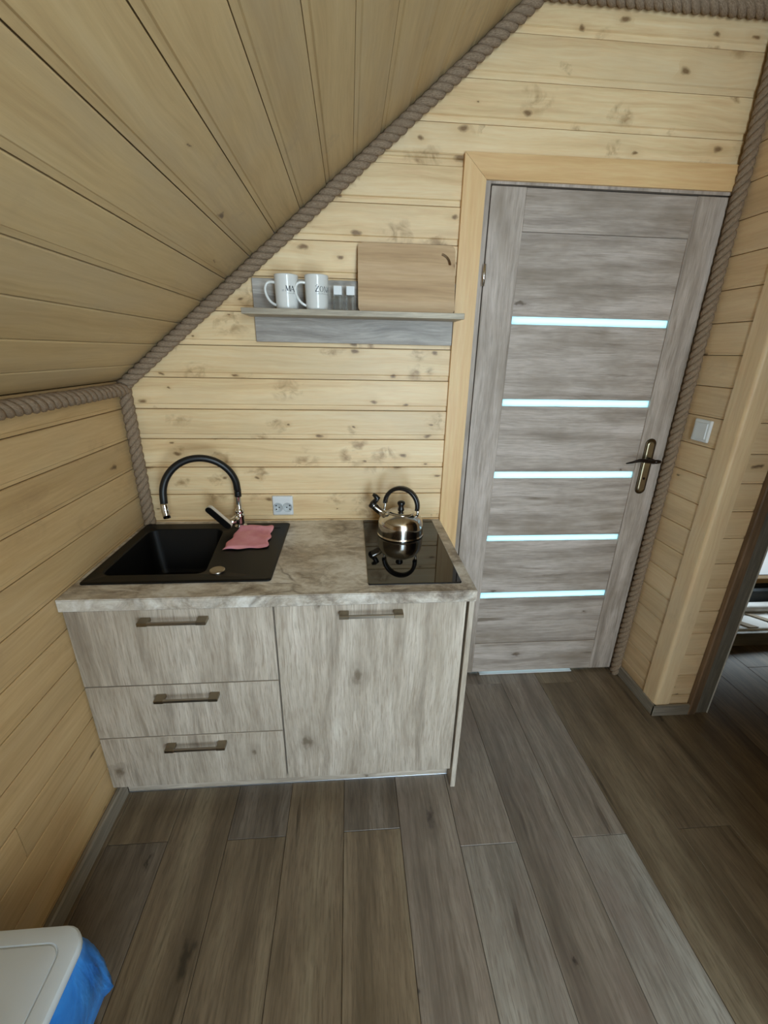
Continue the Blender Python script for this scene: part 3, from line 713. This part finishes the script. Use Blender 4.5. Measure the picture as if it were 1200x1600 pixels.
# tap
T += 0.0006
tp = empty('tap', (0.388, -0.070, T)); tag(tp, 'chrome sink tap with a black flexible hose spout arching over the basin', 'tap')
bx, by = 0.388, -0.070
reparent(lathe('body', [(0.0, 0), (0.024, 0), (0.024, 0.004), (0.018, 0.007), (0.0165, 0.012), (0.0165, 0.040), (0.019, 0.045), (0.019, 0.050), (0.014, 0.053), (0.016, 0.058), (0.0175, 0.064), (0.016, 0.070), (0.012, 0.074), (0.0105, 0.078), (0.0100, 0.126), (0.011, 0.128), (0, 0.128)], (bx, by, T), 'chrome', None, 24), tp)
reparent(tube('valve', [(bx, by, T + 0.044), (bx - 0.020, by - 0.026, T + 0.032), (bx - 0.032, by - 0.042, T + 0.026)], [0.014, 0.0145, 0.013], 'chrome', None, 16), tp)
hose = [(bx + 0.001, by, 0.969), (bx + 0.002, by - 0.002, 0.995)]
for i in range(15):
    f_ = i / 14; a = math.radians(-6 + 192 * f_)
    hose.append((0.2695 + 0.1215 * math.cos(a), by - 0.006 - 0.080 * f_, 1.013 + 0.1225 * math.sin(a) - 0.012 * f_))
hose += [(0.1475, -0.156, 0.968)]
reparent(tube('hose', spline(hose, 3), 0.0128, 'black_rubber', None, 14), tp)
reparent(tube('nozzle', [(0.147, -0.156, 0.972), (0.148, -0.157, 0.965), (0.151, -0.160, 0.930), (0.1525, -0.161, 0.917)], [0.0132, 0.0138, 0.0132, 0.0125], 'chrome', None, 16), tp)
# lever: flat paddle
ax0, ax1 = Vector((bx - 0.022, by - 0.058, T + 0.020)), Vector((0.300, -0.140, 0.943))
dv = (ax1 - ax0); Ld = dv.length; dv.normalize()
wv = Vector((0.70, -0.38, 0.60)); wv = (wv - dv * wv.dot(dv)).normalized(); nv = dv.cross(wv)
rings_ = []
for off in (-0.006, 0.006):
    rr = []
    for a, b in rrect(0, Ld + 0.012, -0.016, 0.016, 0.0135, 5): rr.append(ax0 + dv * a + wv * b + nv * off)
    rings_.append(rr)
lvp = loops('lever', rings_, 'pale_satin', None, True, True, False); reparent(lvp, tp)
rr2 = [[ax0 + dv * a + wv * b + nv * off for a, b in rrect(0.0005, Ld + 0.0115, -0.0155, 0.0155, 0.013, 5)] for off in ((-0.0061, -0.0085) if nv.y > 0 else (0.0061, 0.0085))]
lvc = loops('lever_cover', [rr2[0], rr2[1]], 'black_plastic', None, True, True, False)
lvc.parent = lvp; lvc['label'] = 'black face of the lever'

T -= 0.0006
# pink cloth
def cloth_mesh():
    # outline of the folded cloth on the drainer, in plan
    P00, P10, P11, P01 = Vector((0.378, -0.288)), Vector((0.524, -0.272)), Vector((0.517, -0.108)), Vector((0.392, -0.098))
    N = 22; layers = []
    def z_at(u, v): return 0.0035 * math.sin(7 * u + 2 * v) * math.sin(5 * v + 1) + 0.002 * math.sin(17 * u * v + 3)
    vs, fs = [], []
    for lay in (0, 1):
        base = len(vs)
        for j in range(N + 1):
            for i in range(N + 1):
                u, v = i / N, j / N
                p = P00 * (1 - u) * (1 - v) + P10 * u * (1 - v) + P11 * u * v + P01 * (1 - u) * v
                edge = 0.004 * math.sin(13 * u + lay * 2) * (1 if v < 0.05 or v > .95 else 0) + 0.0
                ex = 0.004 * math.sin(15 * v + lay) * (1 if u < 0.05 or u > .95 else 0)
                if lay == 0: p = p + Vector((0.004 * u - 0.002 + 0.006 * (v < 0.3) * (u < 0.5) * 0, -0.006 * (1 - v)))
                z = T + 0.0022 + lay * 0.0055 + z_at(u, v) * (0.35 if lay == 0 else 0.6) + 0.0022
                if v > 0.8 and lay >= 0: z += (v - 0.8) * 0.05
                if lay == 1 and (u < .02 or u > .98 or v < .02 or v > .98): z -= 0.003
                vs.append((p.x + ex, p.y + edge, max(z, T + 0.0008)))
        for j in range(N):
            for i in range(N):
                a = base + j * (N + 1) + i
                fs.append((a, a + 1, a + N + 2, a + N + 1))
    per = [j for j in range(N + 1)] + [j * (N + 1) + N for j in range(1, N + 1)] + [N * (N + 1) + i for i in range(N - 1, -1, -1)] + [j * (N + 1) for j in range(N - 1, 0, -1)]
    o = (N + 1) ** 2
    for a, b in zip(per, per[1:] + per[:1]): fs.append((a, b, b + o, a + o))
    return vs, fs
cv, cfs = cloth_mesh()
cl = mesh('cleaning_cloth', cv, cfs, 'cloth', None, True); tag(cl, 'pink folded cleaning cloth lying on the sink drainer beside the tap', 'cloth')

# hob
hb_ = loops('hob', [[(px, py, z) for px, py in rrect(0.872 + e, 1.161 - e, -0.537 + e, -0.016 - e, 0.006, 4)] for e, z in ((0, HW), (0, HW + 0.003), (0.0015, HW + 0.0045))], 'hob', None, True, True, False)
tag(hb_, 'black glass two-zone hob set in the right end of the worktop', 'hob')

# ------------------------------------------------------------------ kettle
KZ = HW + 0.0045
kx, ky = 1.012, -0.157
kt = empty('kettle', (kx, ky, KZ)); tag(kt, 'polished steel whistling kettle with black arched handle standing on the hob', 'kettle')
reparent(lathe('body', [(0, 0.0005), (0.084, 0.0005), (0.0888, 0.0015), (0.0892, 0.003), (0.0885, 0.0048), (0.0868, 0.0062), (0.0866, 0.010), (0.0866, 0.014), (0.0866, 0.030), (0.0860, 0.044), (0.0838, 0.056), (0.0790, 0.067), (0.0715, 0.076), (0.062, 0.083), (0.053, 0.0875), (0.0515, 0.0885), (0.0490, 0.0882), (0.0, 0.088)], (kx, ky, KZ), 'steel', None, 56), kt)
reparent(lathe('lid', [(0.0495, 0.0883), (0.0500, 0.0905), (0.048, 0.092), (0.034, 0.0955), (0.016, 0.0975), (0.011, 0.098), (0.0, 0.098)], (kx, ky, KZ), 'steel', None, 48), kt)
reparent(lathe('lid_knob', [(0.0, 0.0975), (0.0125, 0.0975), (0.0120, 0.102), (0.0098, 0.108), (0.0102, 0.114), (0.0140, 0.120), (0.0150, 0.125), (0.0130, 0.130), (0.007, 0.133), (0.0, 0.1335)], (kx, ky, KZ), 'black_plastic', None, 24), kt)
sa = math.radians(162)
sd = Vector((math.cos(sa), math.sin(sa), 0)); sz = Vector((0, 0, 1)); K0 = Vector((kx, ky, KZ))
hd = Vector((math.cos(math.radians(156)), math.sin(math.radians(156)), 0))
RH = 0.064
arc = []
for i in range(25):
    a = math.radians(2 + 188 * i / 24)
    arc.append(K0 + hd * (RH * math.cos(a)) + sz * (0.116 + 0.067 * math.sin(a)))
# flat black strap handle
vs, fs = [], []
side = hd.cross(sz).normalized()
for i, p in enumerate(arc):
    tdir = (arc[min(i + 1, 24)] - arc[max(i - 1, 0)]).normalized(); nd = tdir.cross(side).normalized()
    for a, b in rrect(-0.0125, 0.0125, -0.0075, 0.0075, 0.006, 3): vs.append(p + side * a + nd * b)
m_ = 16
for i in range(24):
    for j in range(m_):
        k2 = (j + 1) % m_; fs.append((i * m_ + j, i * m_ + k2, (i + 1) * m_ + k2, (i + 1) * m_ + j))
fs.append(tuple(range(m_ - 1, -1, -1))); fs.append(tuple(24 * m_ + j for j in range(m_)))
reparent(mesh('handle', vs, fs, 'black_plastic', None, True), kt)
for s in (1, -1):
    q = K0 + hd * (s * RH)
    reparent(tube('handle_bracket', [arc[0] + sz * 0.004 if s > 0 else arc[-1] + sz * 0.004, q + sz * 0.112, q + hd * (s * 0.002) + sz * 0.095, q + hd * (s * 0.000) + sz * 0.080], [0.0042, 0.0048, 0.0048, 0.005], 'steel', None, 10), kt)
s0, s1 = K0 + sd * 0.066 + sz * 0.072, K0 + sd * 0.112 + sz * 0.108
sv = (s1 - s0).normalized()
reparent(lathe('spout', [(0.019, -0.004), (0.015, 0.010), (0.0135, 0.018), (0.0150, 0.022), (0.0150, 0.050), (0.0155, 0.0505), (0.0155, 0.055), (0.010, 0.055), (0.009, 0.03), (0, 0.03)], s0, 'steel', None, 24, sv), kt)
wsl = reparent(lathe('whistle', [(0, 0.052), (0.0160, 0.052), (0.0166, 0.056), (0.0166, 0.064), (0.013, 0.068), (0.0, 0.069)], s0, 'black_plastic', None, 20, sv), kt)
c0 = s0 + sv * 0.060
reparent(tube('whistle_lever', [c0, c0 + sz * 0.016 + sd * -0.014, c0 + sz * 0.026 - sd * 0.020, c0 + sz * 0.034 - sd * 0.012, c0 + sz * 0.040 - sd * 0.002], [0.011, 0.010, 0.012, 0.009, 0.006], 'black_plastic', None, 10), kt)

# ------------------------------------------------------------------ wall shelf and what stands on it
sh = empty('wall_shelf', (0.84, 0, 1.525)); tag(sh, 'grey oak wall shelf with a back panel fixed left of the door', 'shelf')
reparent(box('back_panel', (0.495, -0.016, 1.526), (1.1935, -0.0008, 1.726), 'shelf_oak', None, 0.001, 1, 0), sh)
reparent(box('shelf_board', (0.480, -0.146, 1.606), (1.2025, -0.0165, 1.624), 'shelf_board', None, 0.0012, 1, 0), sh)
SZ = 1.624
GLY = {  # stroke letters: quads as (x0,y0,x1,y1,width)
 'M': [(0.08, 0, 0.14, 1, .05), (0.14, 1, 0.46, 0.05, .13), (0.46, 0.05, 0.80, 1, .05), (0.84, 1, 0.86, 0, .13)],
 'A': [(0.05, 0, 0.40, 1, .05), (0.40, 1, 0.76, 0, .13), (0.18, 0.34, 0.62, 0.34, .05)],
 'Z': [(0.08, 0.97, 0.70, 0.97, .06), (0.66, 0.97, 0.10, 0.03, .13), (0.08, 0.03, 0.74, 0.03, .06)],
 'N': [(0.14, 0, 0.14, 1, .05), (0.12, 1, 0.74, 0.02, .13), (0.74, 0, 0.74, 1, .05)],
}
SER = {'M': [(0.10, 0), (0.86, 0), (0.10, 1), (0.84, 1)], 'A': [(0.05, 0), (0.76, 0)], 'Z': [], 'N': [(0.14, 0), (0.12, 1), (0.74, 1)]}
ADV = {'M': 0.98, 'A': 0.84, 'Z': 0.82, 'N': 0.90, 'O': 0.94}
def letter_quads(ch):
    q = []; base = {'Ż': 'Z', 'Ą': 'A'}.get(ch, ch)
    if base == 'O':
        N = 18
        for i in range(N):
            a, b = 2 * math.pi * i / N, 2 * math.pi * (i + 1) / N
            def pt(t, k): w = (0.38 - 0.0 * k, 0.5); return (0.45 + (w[0] - (0.12 * k)) * math.cos(t), 0.5 + (w[1] - 0.05 * k) * math.sin(t))
            q.append([pt(a, 0), pt(b, 0), pt(b, 1), pt(a, 1)])
    for x0, y0, x1, y1, w in GLY.get(base, []):
        dx, dy = x1 - x0, y1 - y0; L = math.hypot(dx, dy)
        px, py = (-dy / L * w / 2, dx / L * w / 2) if abs(dy) < abs(dx) * .3 else (w / 2, 0)
        px, py = px * 1.5, py * 1.5; q.append([(x0 - px, y0 - py), (x1 - px, y1 - py), (x1 + px, y1 + py), (x0 + px, y0 + py)])
    for sx, sy in SER.get(base, []):
        y = sy - 0.04 if sy > 0.5 else 0
        q.append([(sx - 0.11, y), (sx + 0.11, y), (sx + 0.11, y + 0.04), (sx - 0.11, y + 0.04)])
    if ch == 'Ż': q.append([(0.34, 1.13), (0.48, 1.13), (0.48, 1.27), (0.34, 1.27)])
    if ch == 'Ą': q += [[(0.70, -0.02), (0.76, 0.0), (0.68, -0.2), (0.62, -0.2)], [(0.62, -0.2), (0.68, -0.2), (0.80, -0.22), (0.80, -0.27)]]
    return q
def wrap_print(name, quads, c, r, ang0, z0, h, mat, parent, root):
    vs, fs = [], []
    for q in quads:
        b = len(vs)
        for px, py in q:
            a = ang0 + px * h / r
            vs.append((c[0] + (r + 0.0003) * math.sin(a), c[1] - (r + 0.0003) * math.cos(a), z0 + py * h))
        fs.append(tuple(range(b, b + len(q))))
    o = mesh(name, vs, fs, mat, None); o.parent = parent
    return o
def mug(cx, cy, word, ang, hang, label):
    e = empty('mug', (cx, cy, SZ)); tag(e, label, 'mug', 'white mugs on the wall shelf')
    r, h = 0.0385, 0.102
    body = reparent(lathe('body', [(0, 0.0), (0.031, 0.0), (0.0345, 0.002), (0.0358, 0.006), (0.0365, 0.02), (0.0378, 0.07), (r, h - 0.003), (r, h), (r - 0.0015, h + 0.0008), (r - 0.003, h - 0.001), (0.0345, 0.07), (0.033, 0.012), (0.028, 0.007), (0, 0.0065)], (cx, cy, SZ), 'ceramic', None, 48), e)
    d = Vector((math.cos(hang), math.sin(hang), 0)); C = Vector((cx, cy, SZ))
    pts = [C + d * a + Vector((0, 0, z)) for a, z in ((0.035, 0.080), (0.050, 0.081), (0.062, 0.076), (0.068, 0.062), (0.066, 0.045), (0.057, 0.028), (0.046, 0.018), (0.035, 0.013))]
    reparent(tube('handle', spline(pts, 5), 0.0044, 'ceramic', None, 12), e)
    qs, xo = [], 0
    for ch in word:
        base = {'Ż': 'Z', 'Ą': 'A'}.get(ch, ch)
        qs += [[(px + xo, py) for px, py in q] for q in letter_quads(ch)]; xo += ADV[base]
    wrap_print('lettering', qs, (cx, cy), 0.0377, ang, SZ + 0.052, 0.0165, 'ink', body, e)
    # the small handwritten line below is too small to read in the photograph: a row of fine strokes
    rq = random.Random(len(word)); x_, small = 0.3, []
    while x_ < xo:
        w = rq.uniform(0.06, 0.12); hh = rq.uniform(0.12, 0.26)
        small.append([(x_, -0.42), (x_ + 0.035, -0.42), (x_ + 0.035 + w * .3, -0.42 + hh), (x_ + w * .3, -0.42 + hh)]); x_ += w + 0.06
    wrap_print('lettering', small, (cx, cy), 0.0374, ang, SZ + 0.052, 0.0165, 'ink', body, e)
    return e, body
m1, b1 = mug(0.6195, -0.088, 'MĄŻ', math.radians(2), math.radians(186), 'white ceramic mug lettered MĄŻ, left of the two on the shelf')
hq = [[(-0.40, 0.30), (-0.30, 0.42), (-0.26, 0.36), (-0.36, 0.24)], [(-0.62, 0.34), (-0.50, 0.34), (-0.50, 0.29), (-0.62, 0.29)], [(-0.64, 0.36), (-0.60, 0.36), (-0.60, 0.06), (-0.64, 0.06)], [(-0.52, 0.34), (-0.48, 0.34), (-0.48, 0.08), (-0.52, 0.08)], [(-0.32, 0.28), (-0.28, 0.28), (-0.24, 0.05), (-0.28, 0.05)]]
wrap_print('emblem', hq, (0.6195, -0.088), 0.0377, math.radians(2), SZ + 0.050, 0.0165, 'ink_grey', b1, m1)
m2, b2 = mug(0.7175, -0.098, 'ŻONA', math.radians(-4), math.radians(190), 'white ceramic mug lettered ŻONA beside the glass shakers')

for i, cx in enumerate((0.785, 0.827)):
    e = empty('shaker', (cx, -0.075, SZ))
    tag(e, ('small glass shaker with square white cap, next to the ŻONA mug', 'small glass shaker with square white cap, next to the cutting board')[i], 'shaker', 'glass shakers on the wall shelf')
    out = [[(px, py, SZ + z) for px, py in rrect(cx - w, cx + w, -0.075 - w, -0.075 + w, 0.004, 4)] for w, z in ((0.0145, 0.0002), (0.0155, 0.002), (0.0155, 0.044), (0.0125, 0.050), (0.0115, 0.050), (0.0135, 0.043), (0.0135, 0.006))]
    reparent(loops('jar', out, 'glass', None, True, True, False), e)
    cp = [[(px, py, SZ + z) for px, py in rrect(cx - w, cx + w, -0.075 - w, -0.075 + w, 0.003, 4)] for w, z in ((0.0142, 0.0502), (0.0142, 0.076), (0.0125, 0.0775))]
    reparent(loops('cap', cp, 'white_plastic', None, True, True, False), e)

# cutting board leaning on the wall
bm = bmesh.new()
cw, chh = 0.330, 0.222
outer = rrect(0, cw, 0, chh, 0.018, 5)
hole = []
hcx, hcy = 0.276, 0.158
for i in range(9):
    a = math.radians(2 + 76 * i / 8); hole.append((hcx + 0.040 * math.cos(a), hcy + 0.040 * math.sin(a)))
for i in range(9):
    a = math.radians(78 - 76 * i / 8); hole.append((hcx + 0.031 * math.cos(a), hcy + 0.031 * math.sin(a)))
for lp in (outer, hole):
    vv = [bm.verts.new((px, 0, pz)) for px, pz in lp]
    for a, b in zip(vv, vv[1:] + vv[:1]): bm.edges.new((a, b))
bmesh.ops.triangle_fill(bm, use_beauty=True, use_dissolve=False, edges=bm.edges[:])
r = bmesh.ops.extrude_face_region(bm, geom=bm.faces[:])
for v_ in [g_ for g_ in r['geom'] if isinstance(g_, bmesh.types.BMVert)]: v_.co.y += 0.016
cb = bm_obj('cutting_board', bm, 'board_wood', None, False, 0)
cb.location = (0.853, -0.078, SZ + 0.001); cb.rotation_euler = (math.radians(-14.0), 0, math.radians(0))
tag(cb, 'rectangular wooden cutting board with a curved slot leaning on the shelf', 'cutting board')

# ------------------------------------------------------------------ socket and switch
so = empty('socket', (0.546, 0, 0.907)); tag(so, 'white double power socket on the pine wall beside the tap', 'socket')
pl_ = loops('plate', [[(px, -y, pz) for px, pz in rrect(0.505 + e, 0.587 - e, 0.866 + e, 0.948 - e, 0.005, 4)] for e, y in ((0, 0.0008), (0, 0.007), (0.003, 0.0105), (0.010, 0.0115))], 'white_plastic', None, True, True, False); reparent(pl_, so)
for cx in (0.5285, 0.5655):
    f = lathe('outlet', [(0.0195, 0.0), (0.0195, 0.0035), (0.0175, 0.0045), (0.0165, 0.0015), (0.0, 0.0015)], (cx, -0.0115, 0.901), 'socket_grey', None, 28, (0, -1, 0)); reparent(f, so)
    for dx, dz, r_ in ((-0.0085 if cx < .55 else 0.0085, 0.008, 0.003), (-0.0085 if cx < .55 else 0.0085, -0.008, 0.003), (0.0035 if cx < .55 else -0.0035, 0.0, 0.0026)):
        h = lathe('pin_hole', [(r_, 0), (r_, 0.0006), (0, 0.0006)], (cx + dx, -0.013, 0.901 + dz), 'hole', None, 12, (0, -1, 0))
        h.parent = f
sw = empty('light_switch', (XR, -0.131, 1.242)); tag(sw, 'white single light switch on the right wall near the door handle', 'light switch')
reparent(loops('plate', [[(XR - d_, py, pz) for py, pz in rrect(-0.171 + e, -0.091 - e, 1.201 + e, 1.283 - e, 0.004, 4)] for e, d_ in ((0, 0.0005), (0, 0.006), (0.003, 0.009))], 'white_plastic', None, True, True, False), sw)
reparent(loops('rocker', [[(XR - d_, py, pz) for py, pz in rrect(-0.160 + e, -0.102 - e, 1.212 + e, 1.272 - e, 0.002, 3)] for e, d_ in ((0, 0.009), (0.001, 0.0125))], 'white_plastic', None, True, True, False), sw)

# ------------------------------------------------------------------ waste bin, bottom left
bn = empty('waste_bin', (0.155, -1.29, 0)); tag(bn, 'white plastic waste bin with a blue bag edge by the left wall', 'bin')
def rr3(x0, x1, y0, y1, r, z): return [(px, py, z) for px, py in rrect(x0, x1, y0, y1, r, 6)]
reparent(loops('body', [rr3(0.055, 0.245, -1.43, -1.14, 0.04, 0.0), rr3(0.050, 0.250, -1.435, -1.135, 0.04, 0.01), rr3(0.032, 0.272, -1.455, -1.112, 0.04, 0.372), rr3(0.036, 0.268, -1.450, -1.116, 0.036, 0.372), rr3(0.060, 0.24, -1.42, -1.15, 0.036, 0.02)], 'bin_white', None, True, True), bn)
LZ0 = 0.374
lid = reparent(loops('lid', [rr3(0.026, 0.279, -1.462, -1.103, 0.042, LZ0), rr3(0.024, 0.281, -1.464, -1.101, 0.044, LZ0 + 0.003), rr3(0.024, 0.281, -1.464, -1.101, 0.044, LZ0 + 0.016), rr3(0.027, 0.278, -1.461, -1.104, 0.043, LZ0 + 0.021), rr3(0.033, 0.272, -1.455, -1.110, 0.042, LZ0 + 0.023),
      rr3(0.053, 0.252, -1.435, -1.129, 0.030, LZ0 + 0.0245), rr3(0.0545, 0.2505, -1.4335, -1.1305, 0.029, LZ0 + 0.0245), rr3(0.0558, 0.2492, -1.4322, -1.1318, 0.028, LZ0 + 0.0215), rr3(0.0575, 0.2475, -1.4305, -1.1335, 0.027, LZ0 + 0.0215), rr3(0.0588, 0.2462, -1.4292, -1.1348, 0.026, LZ0 + 0.0240), rr3(0.061, 0.244, -1.427, -1.137, 0.025, LZ0 + 0.0245), rr3(0.10, 0.205, -1.38, -1.18, 0.02, LZ0 + 0.0255)], 'bin_white', None, True, True), bn)
md = lid.modifiers.new('edges', 'EDGE_SPLIT'); md.split_angle = math.radians(38)
# bag collar hanging over the rim
vs, fs = [], []
N = 44
base_r = rrect(0.030, 0.274, -1.458, -1.110, 0.042, 10)
n = len(base_r); H = 7
for hgt in range(H + 1):
    for i, (px, py) in enumerate(base_r):
        s = hgt / H
        ox, oy = px - 0.152, py + 1.284; l_ = math.hypot(ox, oy)
        out_ = 0.004 + 0.022 * math.sin(min(1, s * 1.6) * math.pi / 2) + 0.006 * math.sin(i * 1.3 + hgt * .7) * s
        drop = 0.17 * s + 0.02 * s * math.sin(i * 0.55)
        vs.append((max(px + ox / l_ * out_, 0.020), py + oy / l_ * out_, LZ0 - 0.001 - drop + 0.0))
for hgt in range(H):
    for i in range(n):
        k2 = (i + 1) % n; fs.append((hgt * n + i, hgt * n + k2, (hgt + 1) * n + k2, (hgt + 1) * n + i))
bgo = reparent(mesh('bin_bag', vs, fs, 'bag', None, True), bn); bgo['label'] = 'blue plastic bag edge hanging over the rim'
md = bgo.modifiers.new('thickness', 'SOLIDIFY'); md.thickness = 0.0006
